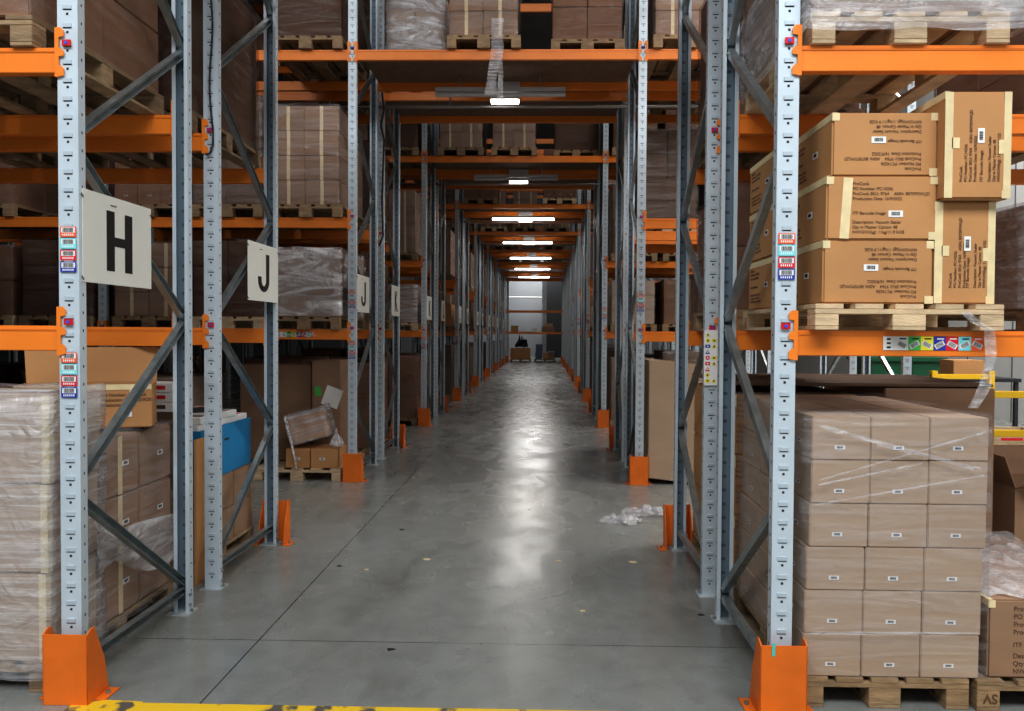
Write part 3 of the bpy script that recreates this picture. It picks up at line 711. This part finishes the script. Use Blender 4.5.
t = thing('work_table', 'dark steel table under the tan carton by the bins', 'table', (5.7, 11.25, 0))
link('tabletop', MB().box(0, 1.2, 0, .7, .98, 1.03).mesh('tabletop', M['dark']), t)
for a in (.03, 1.13):
    for b_ in (.03, .63): link('leg', MB().box(a, a+.05, b_, b_+.05, 0, .98).mesh('leg', M['dark']), t)
t = thing('wooden_crate', 'pale wooden crate with red marking beyond the barrier', 'crate', (5.15, 9.0, 0))
mb = MB()
for k in range(4): mb.box(0, .7, 0, .02, .03+k*.13, .15+k*.13); mb.box(0, .02, .02, .5, .03+k*.13, .15+k*.13); mb.box(.68, .7, .02, .5, .03+k*.13, .15+k*.13); mb.box(0, .7, .5, .52, .03+k*.13, .15+k*.13)
link('slats', mb.mesh('slats', M['wood_pale']), t); link('red_mark', MB().box(.15, .4, -.002, 0, .44, .47).mesh('red_mark', M['l_red']), t)
t = thing('floor_sweeper', 'dark equipment with blue grey body on the floor past the yellow barrier', 'machine', (4.72, 7.0, 0))
link('body', MB().box(0, .35, 0, .5, .1, .62).mesh('body', M['dark'], .03), t); link('blue_body', MB().box(.38, 1.0, 0, .5, .1, .50).mesh('blue_body', M['steelblue'], .04), t)
for a in (.1, .8): link('wheel', MB().cyl((a, .05, .08), (a+.05, .05, .08), .08, 16).mesh('wheel', M['dark']), t)

# hanging film on the right shelf
def ribbon(name, label, pts, w, m='film_d', cat='film'):
    mb = MB(); P = [Vector(p) for p in pts]; n = 6; S = []
    for i in range(len(P)-1):
        for k in range(n): S.append(P[i].lerp(P[i+1], k/n))
    S.append(P[-1])
    L_ = []
    for i, p in enumerate(S):
        wv = w*(.6+.3*noise.noise(p*3)); o = noise.noise(p*3)*w*.3
        row = [p+Vector((wv*(q-2)/2+o, .006*math.sin(q*2+i*.6), 0)) for q in range(5)]
        L_.append(row)
    for i in range(len(S)-1):
        for q in range(4): mb.poly([L_[i][q], L_[i][q+1], L_[i+1][q+1], L_[i+1][q]])
    me = mb.mesh(name, M[m], 0, True)
    bm = bmesh.new(); bm.from_mesh(me); bmesh.ops.remove_doubles(bm, verts=bm.verts, dist=1e-4); bmesh.ops.recalc_face_normals(bm, faces=bm.faces); bm.to_mesh(me); bm.free(); me.polygons.foreach_set('use_smooth', [True]*len(me.polygons))
    return tagm(name, me, label, cat)
ya = 3.24
ribbon('hanging_film', 'twisted clear film hanging from the pale pallet over the orange beam at right', [at(966, 312, ya), at(975, 322, ya), at(990, 330, ya), at(990, 360, ya), at(985, 385, ya), at(972, 408, ya)], .035)
ya = 8.38
ribbon('hanging_film', 'strip of clear film hanging from the load over the tunnel entrance', [at(497, 18, 8.36), at(497, 48, 8.3), at(493, 75, 8.3), at(490, 95, 8.3)], .10)
ribbon('hanging_film', 'thinner tail of clear film hanging beside the wider strip over the tunnel', [at(498, 50, 8.32), at(501, 75, 8.32), at(500, 106, 8.32)], .05)

# ------------------------------------------------------------------ left front floor load
xe = ax(46, YF); hL = .41; WL = .84
pallet((xe-WL, 3.42, 0), WL, 1.2, 'worn wooden pallet under the cloudy wrapped load at left front', 'wood')
t = thing('wrapped_load', 'tall pale carton load in cloudy stretch film on the floor at left front', 'wrapped load', (xe-WL, 3.42, .136))
me = carton_mesh(.417, .40, hL-.004, M['carton_pale'], bev=.008)
for k in range(3):
    for i in range(2):
        c = link('carton', me, t, (i*.42-.012*k*0-[.02, .01, 0][k], .01, k*hL))
        if i == 1:
            link('tape', MB().box(.385, .4185, -.002, 0, .002, hL-.006).mesh('tape', M['tape']), c)
            link('tape', MB().box(.4172, .4187, 0, .035, .002, hL-.006).mesh('tape', M['tape']), c)
            link('barcode_label', lab_mid, c, mx=T((.419, .13, .12)) @ Matrix.Rotation(PI/2, 4, 'Z') @ Matrix.Rotation(PI/2, 4, 'Y'))
hs = .32; me = carton_mesh(.41, .365, hs-.004, M['carton'], bev=.008)
for k in range(3):
    for i in range(2):
        for j in range(2):
            c = link('carton', me, t, (i*.42-.0, .425+j*.37, k*hs+.004))
            if i == 1:
                link('barcode_label', lab_mid, c, mx=T((.4115, .2, .15)) @ Matrix.Rotation(PI/2, 4, 'Z'))
                if j == 0: link('tape', MB().box(.4100, .4115, .16, .20, .002, hs-.006).mesh('tape', M['tape']), c)
link('stretch_film', film_mesh(.84, .42, 3*hL, M['film_d'], seed=50, amp=.012, bot=-.08), t, (0, 0, 0))['label'] = 'cloudy stretch film'
link('stretch_film', film_mesh(.83, .76, 3*hs, M['film'], seed=52, amp=.012, bot=-.05), t, (0, .43, 0))['label'] = 'clear stretch film'
# loose film bunch on the side of that load
def side_film(x, pts, m, seed):
    mb = MB(); n = len(pts)
    bm = bmesh.new(); N1 = 14
    V = []
    for i in range(n):
        (y0, z0), (y1, z1) = pts[i]
        V.append([bm.verts.new((x+.02+.05*abs(noise.noise(Vector((i*.7, j*.6, seed)))), y0+(y1-y0)*j/N1, z0+(z1-z0)*j/N1)) for j in range(N1+1)])
    for i in range(n-1):
        for j in range(N1): bm.faces.new((V[i][j], V[i+1][j], V[i+1][j+1], V[i][j+1]))
    me = bpy.data.meshes.new('film_sheet'); bm.to_mesh(me); bm.free(); me.materials.append(M[m]); me.polygons.foreach_set('use_smooth', [True]*len(me.polygons)); return me
SP = lambda px, py: (lambda p: (p[0], p[1]))
def side_pt(px, py, X):                                # point on the plane x = X
    d = FW*F + RT*(px-CX) - UP*(py-CY); k = X/d.x; return (d.y*k, H+d.z*k)
prs = [((88, 500), (95, 575)), ((100, 520), (110, 560)), ((118, 528), (128, 568)), ((135, 522), (142, 571)), ((150, 518), (158, 568)), ((164, 514), (168, 558)), ((174, 514), (176, 545))]
xs_ = xe+.005
o = tagm('loose_film', side_film(xs_, [(side_pt(*a, xs_), side_pt(*b_, xs_)) for a, b_ in prs], 'scrap', 3), 'bunched clear film clinging to the side of the left front load', 'film')
prs = [((84, 408), (84, 520)), ((90, 430), (100, 530)), ((100, 460), (118, 545)), ((110, 495), (140, 560)), ((120, 520), (150, 560))]
# open carton on top of the rear half
zt2 = .136+3*hs+.024
p0 = side_pt(84, 389, xe)
hO = .24; t = open_carton('open tan carton with its lid standing up, on top of the left front load', (-2.80, 3.98, zt2), .66, .27, hO, 'carton_tan', (0, .20, 0, 0), (0, .10, .6, 0), rz=.38, taper=-.02)
for c in t.children:
    pass
ptext('PO Number: PC14256\nProduction Date: 16/9/2022\nProduction Place:', .024, t, FRONT, .41, -.003, hO-.065)
link('tape', MB().box(0, .66, -.002, 0, hO-.03, hO).mesh('tape', M['tape']), t); link('tape', MB().box(.55, .60, -.0025, 0, hO-.09, hO).mesh('tape', M['tape']), t)
link('barcode_label', lab_mid, t, (.50, -.003, .06))

# left, second level front: loads seen from below
for k in range(3):
    xk = -(XL+W)-.10-.8-k*.88; 
    pallet((xk, 3.36, LV[2]+.001), .8, 1.18, f'wooden pallet on the upper left front shelf, {["next to the post", "second along", "at the far left"][k]}', 'wood')
    (TALL[[0, 2, 0][k]]).put((xk+.02, 3.38, LV[2]+.137), 0, f'film-wrapped brown cartons on the upper left front shelf, {["next to the post", "second along", "at the far left"][k]}')
# right second slot upper
# second row left floor: blue tray of books on cartons
YB = rowY(1); XB = -2.27
pallet((XB-.84, YB-.02, 0), .84, 1.12, 'wooden pallet of the second rack row, left, under brown cartons and the blue box', 'wood')
zb = .136
for k in range(2):
    for j in range(3):
        tagm('plain_carton', carton_mesh(.82, .365, .245, M['carton']), f'plain brown carton in the {["lower", "upper"][k]} layer, {["front", "middle", "rear"][j]}, under the blue box', 'carton', (XB-.83, YB+j*.37, zb+k*.247))
zb += .496
t = thing('blue_box', 'blue corrugated plastic box full of white booklets on brown cartons at left', 'box', (XB-.62, YB+.2, zb))
mb = MB(); w_, d_, h_ = .61, .87, .355; th = .008
for b_ in ((0, w_, 0, th), (0, w_, d_-th, d_), (0, th, th, d_-th), (w_-th, w_, th, d_-th)): mb.box(*b_, 0, h_)
mb.box(th, w_-th, th, d_-th, 0, .01); link('box_body', mb.mesh('box_body', M['blue'], .002), t)
link('hand_hole', MB().box(w_, w_+.001, .38, .46, .24, .255).mesh('hand_hole', M['dark']), t)
rnd = random.Random(5); q = 0
for a in range(3):
    for b_ in range(4):
        for lay in range(rnd.choice((1, 2))):
            o = tagm('booklet', MB().box(-.09, .09, -.10, .10, 0, .045).mesh('booklet', M['white'], .003), 'white paper booklet lying in the pile on the blue box', 'booklet', (XB-.62+.11+a*.195, YB+.32+b_*.205, zb+.35+lay*.047), rnd.uniform(-.12, .12), 'white booklets in the blue box')
            link('printed_cover', MB().box(-.06, .07, -.03, .06, .045, .0458).mesh('printed_cover', M['l_red'] if q % 3 == 1 else M['ink']), o)['label'] = 'printed cover'; q += 1
tagm('packing_paper', crumple(.50, .70, .02, 33, M['white'], 14), 'white packing paper filling the blue box', 'paper', (XB-.31, YB+.63, zb+.32))
tagm('bracket', MB().prism([(0, 0, 0), (.2, .02, 0), (.22, .07, 0), (.02, .08, 0)], (0, .0, .035)).mesh('bracket', M['dark'], .004), 'black plastic bracket lying on the white booklets', 'bracket', (XB-.25, YB+.40, zb+.45), .5)
tagm('folded_carton', MB().box(0, .018, 0, .40, 0, .95).mesh('folded_carton', M['carton_tan'], .003), 'upright brown board panel leaning on the side of the blue box stack', 'carton board', (XB+.006, YB+.06, 0))
tagm('board_block', carton_mesh(.27, .185, .50, M['carton_dark']), 'dark brown carton before the blue box, carrying a stack of slim white boxes', 'carton', (XB-.36, YB+.005, .634))
for k in range(3):
    o = tagm('white_box', MB().box(0, .25, 0, .18, 0, .06).mesh('white_box', M['white'], .003), f'slim white printed box, {["bottom", "middle", "top"][k]} of the stack behind the grey post', 'box', (XB-.35, YB+.005, 1.136+k*.062))
    link('print', MB().box(.03, .2, -.001, 0, .02, .045).mesh('print', M['l_red'] if k else M['ink']), o)['label'] = 'printed strip'
tagm('board_shelf', carton_mesh(.26, .16, .43, M['carton_dark']), 'narrow dark carton under the stack of slim white boxes', 'carton', (XB-.73, YB+.0, zb-.05)) if False else None

# third row left floor
YC = rowY(2); xg = ax(341, YC)
pallet((xg-.98, YC-.02, 0), .98, 1.15, 'pale wooden pallet under two small brown cartons in the third rack row, left', 'wood_pale')
za = .136
for k, (pa, pb_) in enumerate(((285, 309), (310, 337))):
    tagm('plain_carton', carton_mesh(ax(pb_, YC)-ax(pa, YC), .4, .21, M['carton_tan']), ['left', 'right'][k]+' small brown carton on the pale pallet behind the orange guard', 'carton', (ax(pa, YC), YC+.02, za))
    link('barcode_label', lab_mid, C.objects[-1] if False else [o for o in C.objects if o.get('label', '').startswith(['left', 'right'][k]+' small brown carton on')][0], (.1, -.001, .09))
o = tagm('tilted_carton', carton_mesh(.38, .35, .28, M['carton_tan']), 'tilted brown carton bundled in film on top of two small cartons', 'carton', (ax(292, YC), YC+.03, za+.26)); o.rotation_euler = (0, -.25, .1)
link('stretch_film', film_mesh(.40, .36, .30, M['film_d'], seed=61, amp=.03, bot=-.01), o, (0, 0, 0))
link('film_tail', side_film(0, [((-.1, .3), (-.05, .35)), ((-.12, .1), (-.05, .12)), ((-.15, -.15), (-.10, -.15)), ((-.16, -.25), (-.13, -.28))], 'scrap', 8), o, (-.02, 0, 0))
tagm('film_bundle', crumple(.13, .26, .22, 21, M['scrap']), 'heap of bunched clear film beside the tilted carton', 'film', (ax(331, YC), YC+.24, za+.212), .2)
for k, (pa, pb_, top, dy) in enumerate(((240, 312, 366, .55), (312, 341, 362, .47))):
    Yk = YC+dy
    far_pallet().put((ax(pa, Yk), Yk+.02, 0), 0, f'wooden pallet behind the pale pallet, {["left", "right"][k]}, third rack row', 'pallets in the racks') if k == 9 else None
    tagm('large_carton', carton_mesh(ax(pb_, Yk)-ax(pa, Yk)-.01, .5, az(top, Yk)-.138, M['carton']), ['wide brown carton with a pale top edge at the back of the third row pallet', 'large brown carton carrying a white page and a green label'][k], 'carton', (ax(pa, Yk), Yk, .137))
bc = [o for o in C.objects if o.get('label', '').startswith('large brown carton carrying')][0]; Yk = YC+.45
p = at(327, 385, Yk)-bc.location
link('paper_page', MB().box(0, .20, -.002, 0, -.23, 0).mesh('paper_page', M['white']), bc, mx=T((p.x+.0, -.001, p.z)) @ Matrix.Rotation(.35, 4, 'Y'))['label'] = 'white printed page'
mm = link('green_label', MB().box(0, .07, -.002, 0, -.11, 0).mesh('green_label', M['l_green']), bc, mx=T((at(314, 387, Yk).x-bc.location.x, -.001, at(314, 387, Yk).z-bc.location.z)) @ Matrix.Rotation(-.12, 4, 'Y'))
# wrapped load two floor slots right row C : big leaning board box
xg = ax(648, YC+.05)
t = thing('large_carton', 'huge plain brown carton sheet box standing on the floor, right, third rack row', 'carton', (XR+W+.05, YC-.02, 0))
mb = MB().prism([(0, 0, .07), (.66, 0, .0), (.82, 0, 1.30), (.0, 0, 1.36)], (0, .9, 0)); link('box_body', mb.mesh('box_body', M['carton_pale'], .006), t)
tagm('plain_carton', carton_mesh(.8, .8, .3, M['carton_dark']), 'dark carton on top of the huge plain carton, third row right', 'carton', (XR+W+.05, YC+.95, 1.1)) if False else None

# ------------------------------------------------------------------ lamps, pipes, cables
def tube_lamp(label, y, lit, L=1.55, z=4.49):
    t = thing('hanging_tube_lamp', label, 'lamp', (-.62, y, z), group='tube lamps over the tunnel'); mb = MB()
    mb.box(-L/2, L/2, -.05, .05, .03, .075); link('housing', mb.mesh('housing', M['lamp_body'], .004), t)
    link('tube', MB().cyl((-L/2, 0, 0), (L/2, 0, 0), .028, 12).mesh('tube', M['tube'] if lit else M['lamp_body']), t)
    for a in (-L/2+.3, L/2-.3): link('bracket', MB().box(a-.01, a+.01, -.01, .01, .075, 4.715-z).mesh('bracket', M['brace']), t)
    t.location.x = -.54
    return t
for k in range(7):
    y = 9.2+k*MOD
    tube_lamp(f'{"unlit" if k < 2 else "lit"} long tube lamp across the tunnel under the {ORD[2+2*k]} rack row', y, k >= 2)
    t = thing('hanging_bulkhead_lamp', f'short bright lamp under the tunnel deck behind the tube lamp, {ORD[2+2*k]} rack row', 'lamp', (-.50, y+.28, 4.47), group='short lamps over the tunnel')
    link('diffuser', MB().box(-.17, .17, -.05, .05, 0, .035).mesh('diffuser', M['tube2'], .005), t); link('housing', MB().box(-.18, .18, -.06, .06, .035, .245).mesh('housing', M['lamp_body']), t)
    yp = rowY(3+2*k)-.19 if k < 7 else None
    if yp:
        tag(link('hanging_sprinkler_pipe', MB().cyl((-4.6, 0, 0), (1.9, 0, 0), .022, 10).mesh('sprinkler_pipe', M['pipe'], 0, True), None, (0, yp, 4.49)), f'grey sprinkler pipe across the tunnel behind the {ORD[2+2*k]} rack row', 'pipe', 'sprinkler pipes')
        tag(o := link('pipe_hanger', MB().box(-.01, .01, -.01, .01, .02, .5).mesh('pipe_hanger', M['pipe']), None, (-1.2, yp, 4.49)), f'steel hanger above the sprinkler pipe behind the {ORD[2+2*k]} rack row', 'hanger', 'pipe hangers')
def cable(label, pts, r=.008, m='dark'):
    mb = MB()
    for a, b_ in zip(pts, pts[1:]): mb.cyl(a, b_, r, 8)
    return tagm('hanging_cable', mb.mesh('cable', M[m], 0, True), label, 'cable')
Yb = rowY(1)-.02
cable('black cable running down the left post of the second rack row', [at(211, 0, Yb)]+[at(211+1.5*math.sin(k*.8), k*14, Yb) for k in range(1, 9)]+[at(213, 130, Yb), at(213, 145, Yb), at(210, 153, Yb), at(206, 155, Yb)], .006)
Yd = rowY(2)+D+.1
cable('black cable hanging beside the left frame of the third rack row', [at(382, 92, Yd), at(384, 110, Yd), at(381, 125, Yd), at(384, 140, Yd), at(382, 200, Yd), at(383, 236, Yd), at(379, 246, Yd)], .012)

# ------------------------------------------------------------------ last row and background
YQ = rowY(16)
def mini_pallet(x, y, z, label): far_pallet(1.2, .8).put((x, y, z), 0, label, 'pallets in the racks')
mini_pallet(-1.95, YQ, 0, 'pallet on the floor at the end of the tunnel, left'); mini_pallet(-.55, YQ, 0, 'pallet on the floor at the end of the tunnel, right'); 
tagm('large_carton', carton_mesh(1.14, .74, .62, M['carton_tan']), 'wide tan carton on the left pallet at the end of the tunnel', 'carton', (-1.92, YQ+.03, .137))
tagm('crumpled_bag', crumple(.7, .7, .7, 41, M['dark'], 14), 'dark bag heaped on the tan carton at the end of the tunnel', 'bag', (-1.3, YQ+.42, .76))
for k, (x, z, m_) in enumerate(((-.5, .137, 'steelblue'), (.2, .137, 'steelblue'), (-.48, .56, 'steelblue'))):
    tagm('storage_bin', carton_mesh(.40, .48, .42, M[m_]), f'blue grey storage bin on the right end pallet, {["left", "right", "stacked on the left one"][k]}', 'bin', (x, YQ+.28, z))
tagm('plain_carton', carton_mesh(.3, .24, .38, M['carton_tan']), 'small tan carton before the blue grey bins at the tunnel end', 'carton', (-.05, YQ+.02, .137))
tagm('plain_carton', carton_mesh(.28, .24, .34, M['carton']), 'small brown carton right of the tan one at the tunnel end', 'carton', (.28, YQ+.02, .137))
for k, (x, w_, h_, m_) in enumerate(((-1.9, .4, .36, 'carton_tan'), (-1.4, .6, .08, 'white'), (-.7, .3, .2, 'white'), (-.15, .75, .3, 'carton'), (.0, .5, .5, 'carton_pale'))):
    lab_ = ['tan carton at the left of the first shelf', 'flat white packet on the first shelf', 'small white package on the first shelf', 'wide brown carton on the first shelf', 'pale carton on the wide brown one'][k]+' of the last row'
    tagm('shelf_carton', carton_mesh(w_, .5 if k != 4 else .35, h_ if k != 4 else .2, M[m_]), lab_, 'carton', (x, YQ+.0, LV[1]+.001+(.301 if k == 4 else 0)))
tagm('shelf_board', MB().box(-XL+.02, XR-.02, .055, D-.055, -.022, -.002).mesh('shelf_board', M['deck']), 'board shelf across the tunnel end on the first level', 'shelf', (0, YQ, LV[1]))
tag(link('steel_column', MB().box(0, .3, 0, .3, 0, 9.6).mesh('steel_column', M['brace']), None, (-.15, 50, 0)), 'grey steel building column beyond the last rack row', 'column')
tag(link('dark_curtain', MB().box(0, 3.6, 0, .05, 0, 6).mesh('dark_curtain', m_dark), None, (.0, 51, 0)), 'dark curtain hanging in front of the back wall', 'curtain')
tag(link('wall_pipe', MB().cyl((-4, 0, 0), (0, 0, 0), .05, 10).mesh('wall_pipe', M['white']), None, (0, 51.5, 4.0)), 'white horizontal pipe on the corrugated back wall', 'pipe')

# small litter on the floor
for i, (px, py) in enumerate(((339, 568), (367, 571), (585, 610), (704, 612), (403, 503), (530, 508), (391, 652), (428, 560), (560, 560), (402, 530), (635, 560))):
    Yl = 1.66*764/(py-331); s_ = random.uniform(.012, .03); mb = MB(); a0 = random.random()*3
    mb.prism([(s_*random.uniform(.6, 1.3)*math.cos(a0+k*1.05), s_*.7*random.uniform(.6, 1.3)*math.sin(a0+k*1.05), 0) for k in range(6)], (0, 0, .003))
    tagm('litter_scrap', mb.mesh('litter_scrap', M['tape'] if i % 3 else M['dark']), f'small {"pale" if i % 3 else "dark"} scrap lying on the bare concrete floor', 'scrap', (ax(px, Yl), Yl, 0.001), group=f'small {"pale" if i % 3 else "dark"} scraps on the floor')

# ------------------------------------------------------------------ light
w = bpy.data.worlds.new('world'); sc.world = w; w.use_nodes = True; bg = w.node_tree.nodes['Background']
bg.inputs[0].default_value = (.92, .96, 1, 1); bg.inputs[1].default_value = .46
def area(name, loc, rot, sx, sy, e, col=(1, 1, 1)):
    l = bpy.data.lights.new(name, 'AREA'); l.shape = 'RECTANGLE'; l.size = sx; l.size_y = sy; l.energy = e; l.color = col
    o = bpy.data.objects.new(name, l); C.objects.link(o); o.location = loc; o.rotation_euler = rot; return o
area('fill_light', (0, -2.5, 9.0), (math.radians(25), 0, 0), 12, 3, 1250, (.95, .98, 1))  # added overhead area light, stands in for daylight behind the camera
area('fill_light', (7, 9, 9.3), (0, 0, 0), 3, 12, 1500, (1, .98, .95))  # added light to brighten the white right wall
area('fill_light', (-.5, 50, 7), (0, 0, 0), 4, 3, 420)  # added light to brighten the back wall past the last row
for k in range(1, 7):
    area('tube_glow', (-.54, 9.2+k*MOD, 4.44), (0, 0, 0), 1.5, .06, 34 if k > 1 else 8, (1, .96, .92))
for k in range(4): area('fill_light', (-.5, 8+k*10, 9.3), (0, 0, 0), 8, 1.0, 25, (1, .95, .9))  # unseen overhead fill along the rack block
for sx_ in (-3.6, 3.0): area('aisle_fill', (sx_, 6.6, 6.5), (math.radians(48), 0, 0), 2.6, .4, 20, (.95, .97, 1))  # added lights, tilted to brighten the film-wrapped third row
for k in range(3):
    area('aisle_fill', (-3.9, rowY(1)+D+1.3+k*MOD, 9.2), (0, 0, 0), 2.5, .5, 8, (1, .95, .9)); area('aisle_fill', (3.2, rowY(1)+D+1.3+k*MOD, 9.2), (0, 0, 0), 2.5, .5, 8, (1, .95, .9))  # unseen weak fill over the first three aisles
sc.view_settings.view_transform = 'Standard'; sc.view_settings.look = 'None'; sc.view_settings.exposure = .20; sc.view_settings.gamma = .80
sc.cycles.transparent_max_bounces = 16; sc.cycles.max_bounces = 6
